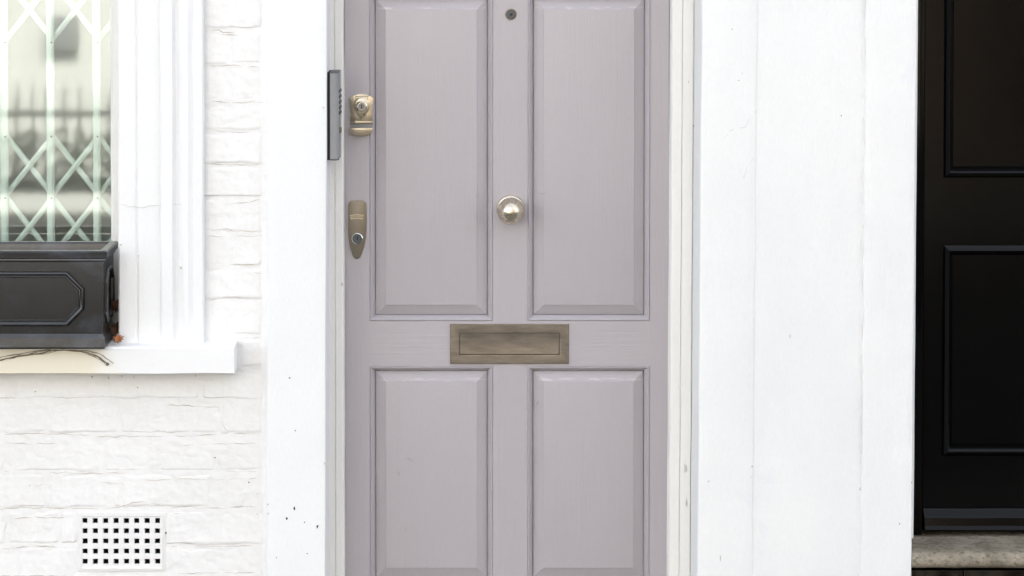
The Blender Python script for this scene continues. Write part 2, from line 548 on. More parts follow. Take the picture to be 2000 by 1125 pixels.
sheet(mm, AX0 + 0.008, AX1 - 0.008, AZ1 - 0.008, Z_SILLB, 0.005)
sheet(mm, XL, WX0, Z_SILLB, ZT, 0.01)
sheet(mm, WX0, WX1, ZWT, ZT, 0.01)
WALLV.append((list(mm.v), list(mm.f)))
mm.build("mortar", 'mortar_white', bw, smooth=60)
cr = MB()
cr.box(WX1, XR, -0.143, 0.06, Z_SILLB, ZT)
cr.box(XL, WX0, -0.143, 0.06, Z_SILLB, ZT)
cr.box(WX0 + 0.001, WX1 - 0.001, -0.143, 0.06, ZWT, ZT)
cr.box(XL, XR, -0.115, 0.06, 0.0, Z_SILLB - 0.001)
cr.build("wall_core", 'mortar_white', bw)

def brick(x0, x1, z0, z1, seed):
    w, h = x1 - x0, z1 - z0
    nx, nz = max(6, int(w / 0.0042)), max(6, int(h / 0.0042))
    rnd = random.Random(seed)
    proud = rnd.uniform(-0.0002, 0.0018)
    tilt = rnd.uniform(-0.0040, -0.0002)
    vs, fs = [], []
    for j in range(nz + 1):
        for i in range(nx + 1):
            u, v = i / nx, j / nz
            x, z = x0 + w * u, z0 + h * v
            ex = min(u, 1 - u) * w
            ez = min(v, 1 - v) * h
            k = max(0.0, 1 - min(ex, ez) / 0.012)
            x += 0.0028 * k * N(x, 0, z, 40, seed % 17)
            z += 0.0034 * k * N(x, 3, z, 28, seed % 13)
            k2 = 0.5 + 0.9 * N(x, 5, z0, 13, seed % 23)         # how open the joint is, along the brick
            lo = max(0.0, 1 - v * h / 0.0042) ** 1.3 * 0.0075 * max(0.08, min(1.0, k2))
            hi = max(0.0, 1 - (1 - v) * h / 0.006) ** 1.4 * 0.0022
            si = max(0.0, 1 - ex / 0.006) ** 1.4 * 0.0020
            y = Y_BRICK - proud - tilt * (v - 0.5) + max(lo, hi, si)
            y -= 0.0015 * N(x * 0.85, 0, z, 28, seed % 19) + 0.0009 * N(x, 0, z, 85, seed % 7)
            vs.append((x, y, z))
    for j in range(nz):
        for i in range(nx):
            a = j * (nx + 1) + i
            fs.append((a, a + 1, a + nx + 2, a + nx + 1))
    # skirt back into the wall
    ring = [i for i in range(nx + 1)] + [j * (nx + 1) + nx for j in range(1, nz + 1)] + \
           [nz * (nx + 1) + i for i in range(nx - 1, -1, -1)] + [j * (nx + 1) for j in range(nz - 1, 0, -1)]
    b = len(vs)
    for q in ring:
        vs.append((vs[q][0], -0.115, vs[q][2]))
    for t in range(len(ring)):
        s = (t + 1) % len(ring)
        fs.append((ring[t], b + t, b + s, ring[s]))
    WALLV.append((vs, fs))
    return MB().add(vs, fs).build("brick", 'brick_white', bw, smooth=50)

J = 3.2                                             # half a joint, photo pixels
sd_ = 100
def course(pa, pb, xs):
    global sd_
    for a, b in zip(xs, xs[1:]):
        if a is None or b is None:
            continue
        sd_ += 1
        brick(X(a + J, Y_BRICK), X(b - J, Y_BRICK), Z(pb - J + random.uniform(-1.5, 1), Y_BRICK), Z(pa + J + random.uniform(-1, 1.5), Y_BRICK), sd_)
ups = [-138, -72, -6, 60, 129, 199, 257, 322, 386, 455, 522, 587, 657]
for i, (a, b) in enumerate(zip(ups, ups[1:])):
    course(a, b, [300, 448, 516] if i in (1, 3, 4, 9, 11) else ([360, 516] if i % 2 else [300, 516]))
course(657, 720, [466, 516])
lows = [720, 782, 849, 923, 995, 1066, 1138, 1210, 1284]
rows = [[-712, -528, -344, -160, 24, 208, 392, 516],
        [-650, -466, -282, -98, 92, 232, 428, 516],
        [-712, -528, -344, -160, 10, 200, 420, 516],
        [-650, -466, -282, -98, 88, 236, 412, 516],
        [-712, -528, -344, -160, 12, 116, 150, None, 322, 516],
        [-650, -466, -282, -98, 30, 150, None, 322, 470, 516],
        [-712, -528, -344, -160, 24, 208, 392, 516],
        [-650, -466, -282, -98, 92, 276, 460, 516]]
for i, (a, b) in enumerate(zip(lows, lows[1:])):
    course(a, b, rows[i])
# thin dirty cracks where the paint has opened along the joints
from mathutils.bvhtree import BVHTree
_v, _f = [], []
for vs, fs in WALLV:
    o = len(_v); _v += [tuple(p) for p in vs]; _f += [tuple(i + o for i in q) for q in fs]
BV = BVHTree.FromPolygons(_v, _f)
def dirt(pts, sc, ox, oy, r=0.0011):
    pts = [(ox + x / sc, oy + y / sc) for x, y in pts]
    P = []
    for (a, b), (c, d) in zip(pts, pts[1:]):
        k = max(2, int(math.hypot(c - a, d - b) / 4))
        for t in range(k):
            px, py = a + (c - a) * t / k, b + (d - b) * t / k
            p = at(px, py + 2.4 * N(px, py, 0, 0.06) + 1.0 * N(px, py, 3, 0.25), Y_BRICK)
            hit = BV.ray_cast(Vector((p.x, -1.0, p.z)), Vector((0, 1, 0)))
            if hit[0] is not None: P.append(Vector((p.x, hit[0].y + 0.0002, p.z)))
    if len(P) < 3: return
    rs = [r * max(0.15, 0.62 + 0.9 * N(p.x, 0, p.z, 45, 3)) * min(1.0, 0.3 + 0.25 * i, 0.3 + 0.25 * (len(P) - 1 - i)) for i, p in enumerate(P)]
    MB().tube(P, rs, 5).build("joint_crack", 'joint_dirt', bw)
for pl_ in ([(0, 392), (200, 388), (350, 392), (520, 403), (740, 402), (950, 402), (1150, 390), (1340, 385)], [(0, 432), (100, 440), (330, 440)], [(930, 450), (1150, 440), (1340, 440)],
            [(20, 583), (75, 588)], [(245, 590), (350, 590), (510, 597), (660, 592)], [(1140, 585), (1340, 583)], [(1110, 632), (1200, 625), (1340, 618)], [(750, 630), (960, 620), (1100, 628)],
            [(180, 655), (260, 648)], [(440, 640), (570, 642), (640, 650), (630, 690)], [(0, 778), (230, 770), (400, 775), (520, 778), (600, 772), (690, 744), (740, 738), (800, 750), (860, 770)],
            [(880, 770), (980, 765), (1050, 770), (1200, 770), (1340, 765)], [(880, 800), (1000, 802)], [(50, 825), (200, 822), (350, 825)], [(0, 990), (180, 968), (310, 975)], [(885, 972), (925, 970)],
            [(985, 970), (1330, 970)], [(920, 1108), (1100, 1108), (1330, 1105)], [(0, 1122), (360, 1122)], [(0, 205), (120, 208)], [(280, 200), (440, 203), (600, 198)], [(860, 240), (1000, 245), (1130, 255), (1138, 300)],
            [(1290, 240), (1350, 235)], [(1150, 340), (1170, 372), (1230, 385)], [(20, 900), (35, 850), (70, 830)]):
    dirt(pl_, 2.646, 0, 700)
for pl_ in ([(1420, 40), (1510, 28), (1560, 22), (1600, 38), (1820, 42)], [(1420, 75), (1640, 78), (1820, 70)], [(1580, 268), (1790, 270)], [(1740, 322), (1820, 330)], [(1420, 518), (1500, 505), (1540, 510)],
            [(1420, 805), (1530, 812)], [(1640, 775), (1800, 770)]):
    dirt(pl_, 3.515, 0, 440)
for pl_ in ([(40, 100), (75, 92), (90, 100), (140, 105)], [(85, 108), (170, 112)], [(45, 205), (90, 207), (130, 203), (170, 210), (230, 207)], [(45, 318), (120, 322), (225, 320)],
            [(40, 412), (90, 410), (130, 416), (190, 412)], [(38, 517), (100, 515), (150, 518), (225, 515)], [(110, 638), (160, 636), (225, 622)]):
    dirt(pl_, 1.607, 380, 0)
for px, py, w, h in ((238, 735, 3, 4), (212, 738, 3, 4), (180, 736, 2, 3), (262, 737, 3, 2), (420, 894, 2.5, 2.5), (269, 757, 4, 2.5), (382, 734, 3, 3),
                     (502, 965, 2, 2), (502, 1004, 2, 2), (324, 1041, 3, 4), (486, 942, 2, 3), (58, 948, 3, 2), (69, 765, 2, 2)):
    chip(bw, px, py, Y_BRICK - 0.002, w, h, 'joint_dirt' if (px % 3) else 'chip_dark')

# ------------------------------------------------------------------ air brick
Y_AB = Y_BRICK - 0.0025
ab = thing("air_brick", (X(236, Y_AB), Y_AB, AZ0), "white painted air vent with a grid of small square holes, low in the brick wall", "air vent")
ax = [X(163.6 + 20.3 * i, Y_AB) for i in range(8)]
az = [Z(1017.5 + 19.9 * j, Y_AB) for j in range(5)]
hx, hin = 5.7 * U, 4.3 * U
xs, zs = [X(151, Y_AB)], [Z(1115, Y_AB)]
for c in ax: xs += [c - hx, c + hx]
for c in reversed(az): zs += [c - hx, c + hx]
xs.append(X(320, Y_AB)); zs.append(Z(1002, Y_AB))
pm = MB()
hm = MB()
rnd = random.Random(3)
for j in range(len(zs) - 1):
    for i in range(len(xs) - 1):
        x0, x1, z0, z1 = xs[i], xs[i + 1], zs[j], zs[j + 1]
        if i % 2 == 1 and j % 2 == 1:
            d = (x1 - x0 - 2 * hin) / 2
            o = [rnd.uniform(-0.0006, 0.0006) for _ in range(4)]
            a = [(x0, Y_AB, z0), (x1, Y_AB, z0), (x1, Y_AB, z1), (x0, Y_AB, z1)]
            b = [(x0 + d + o[0], Y_AB + 0.004, z0 + d + o[1]), (x1 - d + o[2], Y_AB + 0.004, z0 + d), (x1 - d, Y_AB + 0.004, z1 - d + o[3]), (x0 + d, Y_AB + 0.004, z1 - d)]
            c = [(p[0], Y_AB + 0.030, p[2]) for p in b]
            pm.poly_loops([a, b])
            hm.poly_loops([b, c])
        else:
            pm.add([(x0, Y_AB, z0), (x1, Y_AB, z0), (x1, Y_AB, z1), (x0, Y_AB, z1)], [(0, 1, 2, 3)])
R = (xs[0], xs[-1], zs[0], zs[-1])
pm.loops(R, [(-0.0012, Y_AB + 0.02), (-0.0012, Y_AB + 0.001), (0, Y_AB)])
pm.build("face_plate", 'brick_white', ab, smooth=20)
MB().loops((xs[0] + 0.004, xs[-1] - 0.004, zs[0] + 0.004, zs[-1] - 0.004), [(0, Y_AB - 0.0012), (0.0025, Y_AB - 0.0016), (0.005, Y_AB + 0.0003)]).build("raised_border", 'brick_white', ab)
hm.build("hole_walls", 'dark_hole', ab, smooth=0)
MB().box(xs[0], xs[-1], Y_AB + 0.031, Y_AB + 0.036, zs[0], zs[-1]).build("cavity_back", 'dark_hole', ab)

# ------------------------------------------------------------------ sash window (casing, sill, sash, pane)
SILL_TOP = Z(678, Y_SILL)
wx0, wx1 = X(-548, Y_CASE), X(231, Y_CASE)              # clear opening between the casings
win = thing("sash_window", ((wx0 + wx1) / 2, Y_CASE, SILL_TOP), "white framed window with moulded casing and stained sill behind the dark planter", "window")
def case_profile(side):
    # distances from the inner edge outwards (photo px) and depth
    pts = [(0, 0.09), (0, 0.006), (3, 0.003), (33, 0.003), (37, 0.0055), (40, 0.001), (44, 0.0), (78, 0.0), (82, 0.0018), (85, -0.003),
           (87, -0.004), (106, -0.004), (112, 0.005), (117, 0.006), (122, 0.0), (128, -0.006), (137, -0.008), (143, -0.004), (146, -0.002), (164, -0.002), (166.5, 0.002), (166.5, 0.075)]
    k = X(901, Y_CASE) - X(900, Y_CASE)
    if side > 0:
        return [(wx1 + d * k, Y_CASE + y) for d, y in pts]
    return [(wx0 - d * k, Y_CASE + y) for d, y in pts][::-1]
zc = Z(402, Y_CASE)                                     # hairline joint across the casing
c1 = MB().loft(case_profile(1), 'z', SILL_TOP - 0.004, zc, 40, 0.0009, 8, 0.002, seed=1, dense=0.012).build("casing", 'white_timber', win, smooth=25)
c2 = MB().loft(case_profile(1), 'z', zc, ZWT + 0.1, 60, 0.0009, 8, 0.002, seed=1.3, dense=0.012).build("casing", 'white_timber', win, smooth=25)
MB().loft(case_profile(-1), 'z', SILL_TOP - 0.004, ZWT + 0.1, 60, 0.0009, 8, seed=2, dense=0.012).build("casing", 'white_timber', win, smooth=25)
MB().box(wx0 - 0.19, wx1 + 0.19, Y_CASE - 0.02, Y_CASE + 0.06, ZWT + 0.102, ZWT + 0.25).build("casing_head", 'white_timber', win, 0.004)
for px, py, w, h in ((353, 523, 4, 5), (236, 478, 6, 3), (270, 500, 2, 3), (300, 610, 2, 2), (382, 634, 2, 2)):
    chip(c1, px, py, Y_CASE - 0.006 if px == 353 else Y_CASE + 0.002, w, h, 'crack')
crack(c1, [(236, 400), (268, 406), (300, 401), (345, 398), (396, 400)], Y_CASE - 0.001, 0.0005)
sp = [(0.02, SILL_TOP + 0.006), (-0.135, SILL_TOP + 0.003), (Y_SILL + 0.004, SILL_TOP), (Y_SILL, SILL_TOP - 0.004),
      (Y_SILL, Z(729, Y_SILL)), (Y_SILL + 0.006, Z(732, Y_SILL)), (Y_SILL + 0.05, Z(731, Y_SILL)), (0.02, Z(731, Y_SILL))]
MB().loft(sp, 'x', wx0 - 0.28, X(457, Y_SILL), 90, 0.0014, 14, seed=4, dense=0.012).build("sill", 'sill', win, 0.0, smooth=35)
# sash: stiles, rails and pane
sy0, sy1 = Y_GLASS - 0.022, Y_GLASS + 0.018
sxr, sxl = X(216.5, sy0), wx0 + 0.015
MB().loft([(sxr, sy1), (sxr, sy0 + 0.008), (sxr + 0.006, sy0), (sxr + 0.05, sy0), (sxr + 0.05, sy1)], 'z', SILL_TOP + 0.012, ZWT + 0.09, 30, 0.0006, 9, seed=5).build("sash_stile", 'frame_white', win)
MB().box(sxl - 0.05, sxl, sy0, sy1, SILL_TOP + 0.012, ZWT + 0.09).build("sash_stile", 'frame_white', win, 0.003)
MB().box(sxl + 0.001, sxr - 0.001, sy0 + 0.002, sy1 - 0.002, SILL_TOP + 0.008, SILL_TOP + 0.075).build("sash_rail", 'frame_white', win, 0.003)
MB().box(sxl + 0.001, sxr - 0.001, sy0 + 0.002, sy1 - 0.002, ZWT + 0.02, ZWT + 0.085).build("sash_rail", 'frame_white', win, 0.003)
MB().box(wx0 - 0.03, wx1 + 0.03, sy0, sy1, ZWT + 0.09, ZWT + 0.16).build("window_head", 'frame_white', win, 0.003)
MB().add([(sxl, Y_GLASS, SILL_TOP + 0.074), (sxr, Y_GLASS, SILL_TOP + 0.074), (sxr, Y_GLASS, ZWT + 0.02), (sxl, Y_GLASS, ZWT + 0.02)], [(0, 1, 2, 3)]).build("pane", 'glass', win, smooth=0)

# room behind the window
rx0, rx1 = wx0 - 0.25, wx1 + 0.18
def plane(name, pts, m):
    return tag(MB().add(pts, [(0, 1, 2, 3)]).build(name, m, smooth=0), kind="structure")
plane("room_wall", [(rx0, 2.6, 0.15), (rx1, 2.6, 0.15), (rx1, 2.6, 2.7), (rx0, 2.6, 2.7)], 'room')
plane("room_wall", [(rx0, 0.035, 0.15), (rx0, 2.6, 0.15), (rx0, 2.6, 2.7), (rx0, 0.035, 2.7)], 'room')
plane("room_wall", [(rx1, 0.035, 0.15), (rx1, 2.6, 0.15), (rx1, 2.6, 2.7), (rx1, 0.035, 2.7)], 'room')
plane("room_floor", [(rx0, 0.035, 0.15), (rx1, 0.035, 0.15), (rx1, 2.6, 0.15), (rx0, 2.6, 0.15)], 'room_floor')
plane("room_ceiling", [(rx0, 0.035, 2.7), (rx1, 0.035, 2.7), (rx1, 2.6, 2.7), (rx0, 2.6, 2.7)], 'room')

# ------------------------------------------------------------------ folding security grille behind the glass
Y_G = 0.007
gr = thing("security_grille", (X(10, Y_G), Y_G, SILL_TOP + 0.02), "pale green folding lattice security grille behind the window glass", "grille")
gz0, gz1 = SILL_TOP + 0.02, ZWT + 0.02
ux = [10 + 90.3 * i for i in range(-6, 4)]
for px in ux:
    x = X(px, Y_G)
    u = MB()
    u.loft([(x - 0.0085, Y_G + 0.006), (x - 0.0085, Y_G - 0.006), (x - 0.006, Y_G - 0.008), (x + 0.004, Y_G - 0.008), (x + 0.0085, Y_G - 0.004), (x + 0.0085, Y_G + 0.006)], 'z', gz0, gz1, 2, dense=1.0)
    u.build("upright", 'grille', gr, smooth=20)
def flat_bar(p, q, y, w=0.0062, t=0.0022):
    d = (q - p).normalized(); s = Vector((-d.z, 0, d.x)) * w
    m_ = MB()
    prof = [p + s, p + s * 0.35 , p - s * 0.35, p - s]
    a = [(p + s, y + t), (p + s, y - t), (p + s * 0.3, y - t * 1.9), (p - s * 0.3, y - t * 1.9), (p - s, y - t), (p - s, y + t)]
    vs = [(v.x, yy, v.z) for v, yy in a] + [(v.x + (q - p).x, yy, v.z + (q - p).z) for v, yy in a]
    m_.add(vs, [(i, (i + 1) % 6, (i + 1) % 6 + 6, i + 6) for i in range(6)] + [tuple(range(6)), tuple(range(11, 5, -1))])
    return m_
for cy in (565, 445, 325, 20, -100, -220, -520):
    for a, b in zip(ux, ux[1:]):
        for k, (s, e) in enumerate(((cy - 57, cy + 57), (cy + 57, cy - 57))):
            y = Y_G + (0.013 if k else 0.018) - 0.0
            p, q = at(a, s, Y_G), at(b, e, Y_G)
            if min(p.z, q.z) < gz0 - 0.06 or max(p.z, q.z) > gz1: continue
            flat_bar(p, q, y).build("lattice_bar", 'grille', gr, smooth=20)
for cy in (387, 267, 507, 83, -38):
    for px in ux[5:]:
        c = at(px, cy, Y_G - 0.008)
        MB().lathe(c.x, c.z, [(0.0022, Y_G - 0.006), (0.0022, Y_G - 0.0088), (0.0012, Y_G - 0.0095)], 10).build("rivet", 'brass_dull', gr)

# ------------------------------------------------------------------ lead-look planter on the sill
PYF, PYB = -0.250, -0.099
px1 = X(202, PYF) ; plen = 0.885 ; px0 = px1 - plen
pz0 = SILL_TOP + 0.001; pz1 = Z(490, PYF - 0.008)
pl = thing("window_planter", ((px0 + px1) / 2, (PYF + PYB) / 2, pz0), "dark lead-look trough planter with octagonal moulding on the window sill", "planter")
def ring_box(x0, x1, y0, y1, prof, mb):     # prof of (out, z): horizontal rings around the trough
    polys = []
    for o, z in prof:
        polys.append([(x0 - o, y0 - o, z), (x1 + o, y0 - o, z), (x1 + o, y1 + o, z), (x0 - o, y1 + o, z)])
    mb.poly_loops(polys)
    return mb
zr = Z(503, PYF)
pb = MB()
ring_box(px0, px1, PYF, PYB, [(-0.004, pz0 + 0.02), (-0.003, pz0 + 0.028), (0.0, zr - 0.004), (-0.012, zr - 0.002), (-0.014, pz0 + 0.05)], pb)
pb.build("body", 'lead', pl, smooth=25)
rm = MB()
ring_box(px0, px1, PYF, PYB, [(-0.014, zr - 0.010), (0.002, zr - 0.010), (0.004, zr - 0.006), (0.003, zr - 0.003), (0.009, zr), (0.010, pz1 - 0.003), (0.007, pz1), (-0.008, pz1), (-0.011, pz1 - 0.004), (-0.014, zr - 0.010)], rm)
rm.build("rim", 'lead', pl, smooth=25)
bs = MB()
zb_ = Z(656, PYF)
ring_box(px0, px1, PYF, PYB, [(-0.01, zb_ + 0.006), (-0.002, zb_ + 0.004), (0.0, zb_), (0.003, zb_ - 0.005), (0.004, pz0 + 0.004), (0.002, pz0), (-0.03, pz0)], bs)
bs.add([(px0, PYF, pz0 + 0.001), (px1, PYF, pz0 + 0.001), (px1, PYB, pz0 + 0.001), (px0, PYB, pz0 + 0.001)], [(0, 1, 2, 3)])
bs.build("plinth", 'lead', pl, smooth=25)
def octo(x0, x1, z0, z1, ch, d, y):
    x0 += d; x1 -= d; z0 += d; z1 -= d
    c = ch - d * 0.586
    return [(x0 + c, y, z0), (x1 - c, y, z0), (x1, y, z0 + c), (x1, y, z1 - c), (x1 - c, y, z1), (x0 + c, y, z1), (x0, y, z1 - c), (x0, y, z0 + c)]
ox1 = X(165, PYF); oz1, oz0 = Z(530, PYF), Z(637, PYF); ox0 = px0 + (px1 - ox1)
ch = ox1 - X(132, PYF)
yo = PYF - 0.0005
MB().poly_loops([octo(ox0, ox1, oz0, oz1, ch, d, yo + y) for d, y in ((0, 0.006), (0, -0.001), (0.002, -0.005), (0.005, -0.0065), (0.008, -0.004), (0.0095, -0.003), (0.0115, -0.0045), (0.0135, -0.002), (0.0145, 0.006))]).build("octagonal_moulding", 'lead', pl, smooth=30)
# end panel moulding on the side facing the door
def octo_side(d, x):
    return [(x, p[0], p[2]) for p in octo(PYF + 0.022, PYB - 0.022, oz0, oz1, 0.028, d, 0)]
MB().poly_loops([octo_side(d, px1 + 0.0005 - y) for d, y in ((0, 0.006), (0, -0.001), (0.003, -0.005), (0.006, -0.006), (0.010, -0.003), (0.012, 0.006))]).build("octagonal_moulding", 'lead', pl, smooth=30)
so = MB()
nx, ny = 90, 14
sx0, sx1, sy_0, sy_1 = px0 + 0.010, px1 - 0.010, PYF + 0.010, PYB - 0.010
vs = [(sx0 + (sx1 - sx0) * i / nx, sy_0 + (sy_1 - sy_0) * j / ny, pz1 - 0.030 + 0.012 * N(i * 0.3, j * 0.3, 0, 1, 4) + 0.006 * N(i, j, 2, 0.9, 5)) for j in range(ny + 1) for i in range(nx + 1)]
so.add(vs, [(j * (nx + 1) + i, j * (nx + 1) + i + 1, (j + 1) * (nx + 1) + i + 1, (j + 1) * (nx + 1) + i) for j in range(ny) for i in range(nx)])
so.build("soil", 'soil', pl, smooth=0)

# ------------------------------------------------------------------ dry leaves and stems on the sill
def leaf(c, size, m, tilt, yaw, roll, label, group=None):
    pts = [(0, -1.0), (0.25, -0.75), (0.75, -0.8), (0.5, -0.35), (0.95, 0.05), (0.45, 0.15), (0.5, 0.65), (0.18, 0.45), (0, 1.05)]
    out = pts + [(-x, z) for x, z in pts[-2:0:-1]]
    from mathutils import Euler
    E = Euler((tilt, roll, yaw)).to_matrix()
    vs = [Vector((0, -0.12, 0))] + [Vector((x, 0.45 * x * x - 0.25 * z * z + 0.12 * math.sin(5 * x + 3 * z), z)) for x, z in out]
    vs = [c + E @ (v * size) for v in vs]
    n_ = len(out)
    mb = MB().add(vs, [(0, 1 + i, 1 + (i + 1) % n_) for i in range(n_)])
    k = len(mb.v)
    back = [v + E @ Vector((0, 0.0006, 0)) for v in vs]
    mb.add(back, [(0, 1 + (i + 1) % n_, 1 + i) for i in range(n_)])
    o = mb.build("dry_leaf", m, origin=tuple(c), smooth=40)
    return tag(o, label, "leaf", group)
yl = -0.208
leaf(at(233, 661, yl), 0.0125, 'leaf', 0.35, 0.5, 1.1, "curled orange dry leaf on the sill at the planter's end")
leaf(at(226, 663, yl + 0.012), 0.0105, 'leaf', 0.5, -0.5, -0.4, "small dark orange dry leaf tucked against the planter's end")
leaf(at(226, 640, yl + 0.05), 0.018, 'leaf_dark', 0.2, 0.3, 0.3, "brown dry leaf wedged upright between planter and casing, nearer the sill")
leaf(at(227, 600, yl + 0.06), 0.018, 'leaf_dark', 0.1, -0.2, 2.6, "brown dry leaf wedged between planter and casing, higher up")
ys = Y_SILL - 0.003
dv = thing("dried_stem", tuple(at(120, 690, ys)), "thin dry brown stems sagging below the planter over the sill front", "stem")
def sag(pts, r=0.0009):
    P = []
    for (a, b), (c, d) in zip(pts, pts[1:]):
        for t in range(5):
            P.append(at(a + (c - a) * t / 5 + random.uniform(-0.8, 0.8), b + (d - b) * t / 5 + random.uniform(-0.8, 0.8), ys + random.uniform(-0.001, 0.001)))
    P.append(at(*pts[-1], ys))
    MB().tube(P, [r * random.uniform(0.6, 1.3) for _ in P], 6).build("stem", 'stem', dv)
sag([(-30, 712), (6, 702), (40, 695), (75, 691), (100, 685)], 0.0013)
sag([(-20, 700), (30, 693), (70, 686), (96, 683)], 0.0009)
sag([(96, 684), (130, 684), (165, 687), (190, 696), (212, 712)], 0.0013)
sag([(140, 684), (176, 686), (196, 692), (222, 710)], 0.0007)
sag([(176, 685), (200, 703), (208, 714)], 0.0006)
sag([(-20, 706), (25, 697), (60, 690), (92, 684)], 0.0006)
sag([(120, 684), (158, 687), (186, 698), (206, 708)], 0.0006)
sag([(60, 690), (84, 692), (110, 686)], 0.0005)
cb = at(210, 711, ys)
MB().lathe(cb.x, cb.z, [(0.0008, ys - 0.004), (0.0035, ys - 0.002), (0.0038, ys), (0.001, ys + 0.002)], 8).build("seed_head", 'stem', dv)

# ------------------------------------------------------------------ white posts either side of the door
lp = thing("door_post", (X(580, Y_POST), Y_POST, 0), "flat white painted post between brick wall and grey door", "post")
a, b = X(521.5, Y_POST), X(637.5, Y_POST)
MB().loft([(a, 0.05), (a, Y_POST + 0.005), (a + 0.002, Y_POST + 0.0015), (a + 0.006, Y_POST), (b - 0.005, Y_POST), (b - 0.0015, Y_POST + 0.0012), (b, Y_POST + 0.004), (b, 0.05)],
          'z', ZB, ZT, 140, 0.0011, 6, 0.0045, seed=6).build("board", 'post_white', lp, smooth=35)
for px, py, w, h, an in ((575, 993, 3.6, 7, 0.1), (560, 1012.5, 3.4, 5.5, 0), (620, 1028.5, 3.6, 6.5, -0.15), (595, 1020, 2.6, 2.6, 0), (577, 841, 2.4, 2.4, 0), (565.5, 738, 3, 2.6, 0), (600, 1081, 2.2, 2.2, 0), (540, 1089, 2.0, 2, 0)):
    chip(lp, px, py, Y_POST - 0.0002, w, h, 'chip_dark', an)
for px, py in ((634, 905), (523, 985), (632, 210), (524, 1003)):
    chip(lp, px, py, Y_POST, 3, 4, 'crack')

rp = thing("door_pilaster", (X(1578, Y_POST), Y_POST, 0), "wide white painted pilaster of three boards between the grey and black doors", "pilaster")
def board(x0, x1, y, seed, lean, m='pilaster_white', wob=0.0012, ws=7, ea=0.006, eb=0.006):
    return MB().loft([(x0, 0.05), (x0, y + ea), (x0 + ea * 0.35, y + ea * 0.3), (x0 + ea, y), (x1 - eb, y), (x1 - eb * 0.35, y + eb * 0.3), (x1, y + eb), (x1, 0.05)],
                     'z', ZB, ZT, 160, wob, ws, lean, seed=seed).build("board", m, rp, smooth=40)
b1 = board(X(1367, Y_POST), X(1477, Y_POST), Y_POST, 7, 0.0055, ea=0.003, eb=0.0065)
b2 = board(X(1477, Y_POST) - 0.008, X(1685, Y_POST) + 0.008, Y_POST + 0.0036, 8, 0.005, ea=0.002, eb=0.002)
b3 = board(X(1685, Y_POST), X(1786.5, Y_POST), Y_POST + 0.0004, 9, 0.0045, wob=0.0012, ws=14, ea=0.0055, eb=0.003)
crack(b1, [(1476, 218), (1466, 228), (1456, 248), (1430, 252), (1415, 270), (1412, 285)], Y_POST + 0.0001, 0.0006)
crack(b1, [(1412, 290), (1420, 310), (1440, 318), (1452, 350), (1458, 330), (1470, 310)], Y_POST + 0.0001, 0.0004)
crack(b3, [(1690, 800), (1720, 797), (1752, 798)], Y_POST + 0.001, 0.0007, 'pilaster_white', 'paint_ridge')
crack(b3, [(1690, 1087), (1715, 1085), (1745, 1086)], Y_POST + 0.001, 0.0007, 'pilaster_white', 'paint_ridge')
for k in range(26):                                    # blistered paint along the right-hand seam
    py = 20 + k * 42 + random.uniform(-14, 14)
    px = 1690 - 9 * (py - 20) / 1125 * 1.0 + random.uniform(-2, 3)
    chip(b3, px - 2, py, Y_POST + 0.002, random.uniform(2, 5), random.uniform(8, 34), 'pilaster_white', 0, 'paint_blister', 0.0016)
for px, py, w, h, m_ in ((1543, 657, 2.4, 8, 'crack'), (1469, 911, 4, 4, 'crack'), (1467, 932, 2, 3, 'crack'), (1407, 1090, 2.5, 12, 'crack'), (1384, 940, 3, 3, 'crack'), (1430, 57, 2, 2, 'stem'),
                         (1643, 226, 2, 2, 'stem'), (1443, 157, 2, 2, 'stem'), (1450, 143, 2, 2, 'crack'), (1779, 942, 3, 3, 'stem'), (1757, 1023, 2.5, 2.5, 'stem'), (1782, 1055, 3, 3, 'stem'),
                         (1711, 522, 8, 12, 'pilaster_white'), (1714, 538, 6, 6, 'pilaster_white'), (1780, 440, 5, 8, 'pilaster_white'), (1765, 555, 14, 6, 'pilaster_white'), (1680, 955, 3, 6, 'crack')):
    chip(b1 if px < 1476 else (b2 if px < 1683 else b3), px, py, Y_POST + (0 if px < 1476 else (0.0035 if px < 1683 else 0.001)), w, h, m_, 0, 'paint_chip' if m_ != 'pilaster_white' else 'paint_blister', 0.001)

# ------------------------------------------------------------------ white frame of the grey door
df = thing("door_frame", (X(990, Y_FRAME), Y_FRAME, Z_TH), "cream white timber frame around the grey door", "door frame")
def jamb(pts, seed, lean):
    return MB().loft(pts, 'z', Z_TH, ZT, 110, 0.0007, 7, lean, seed=seed).build("jamb", 'frame_white', df, smooth=30)
yf = Y_FRAME
xa, xb, xc, xd = X(612, yf), X(644, yf), X(654.5, yf), X(671, yf)
jamb([(xa, 0.09), (xa, yf), (xc - 0.0012, yf), (xc, yf + 0.003), (xc + 0.0012, yf + 0.0005), (xd - 0.003, yf + 0.001), (xd, yf + 0.004), (xd, -0.003), (xd + 0.001, -0.003), (xd + 0.001, 0.09)][::1], 10, -0.0005)
ra, rb, rc, rd = X(1309.5, yf), X(1330.5, yf), X(1351, yf), X(1385, yf)
jamb([(rd, 0.09), (rd, yf + 0.004), (rc + 0.002, yf + 0.004), (rc, yf - 0.002), (rc - 0.003, yf - 0.003), (rb + 0.0012, yf - 0.003), (rb, yf + 0.003), (rb - 0.0012, yf), (ra + 0.003, yf), (ra, yf + 0.004), (ra, -0.003), (ra - 0.001, -0.003), (ra - 0.001, 0.09)], 11, 0.004)
MB().box(xd + 0.002, ra - 0.002, yf + 0.002, 0.09, Z(-372), Z(-372) + 0.09).build("head", 'frame_white', df, 0.003)
MB().box(X(612), X(1385), 0.0, 0.2, Z(-372) + 0.092, ZT).build("overpanel", 'frame_white', df)
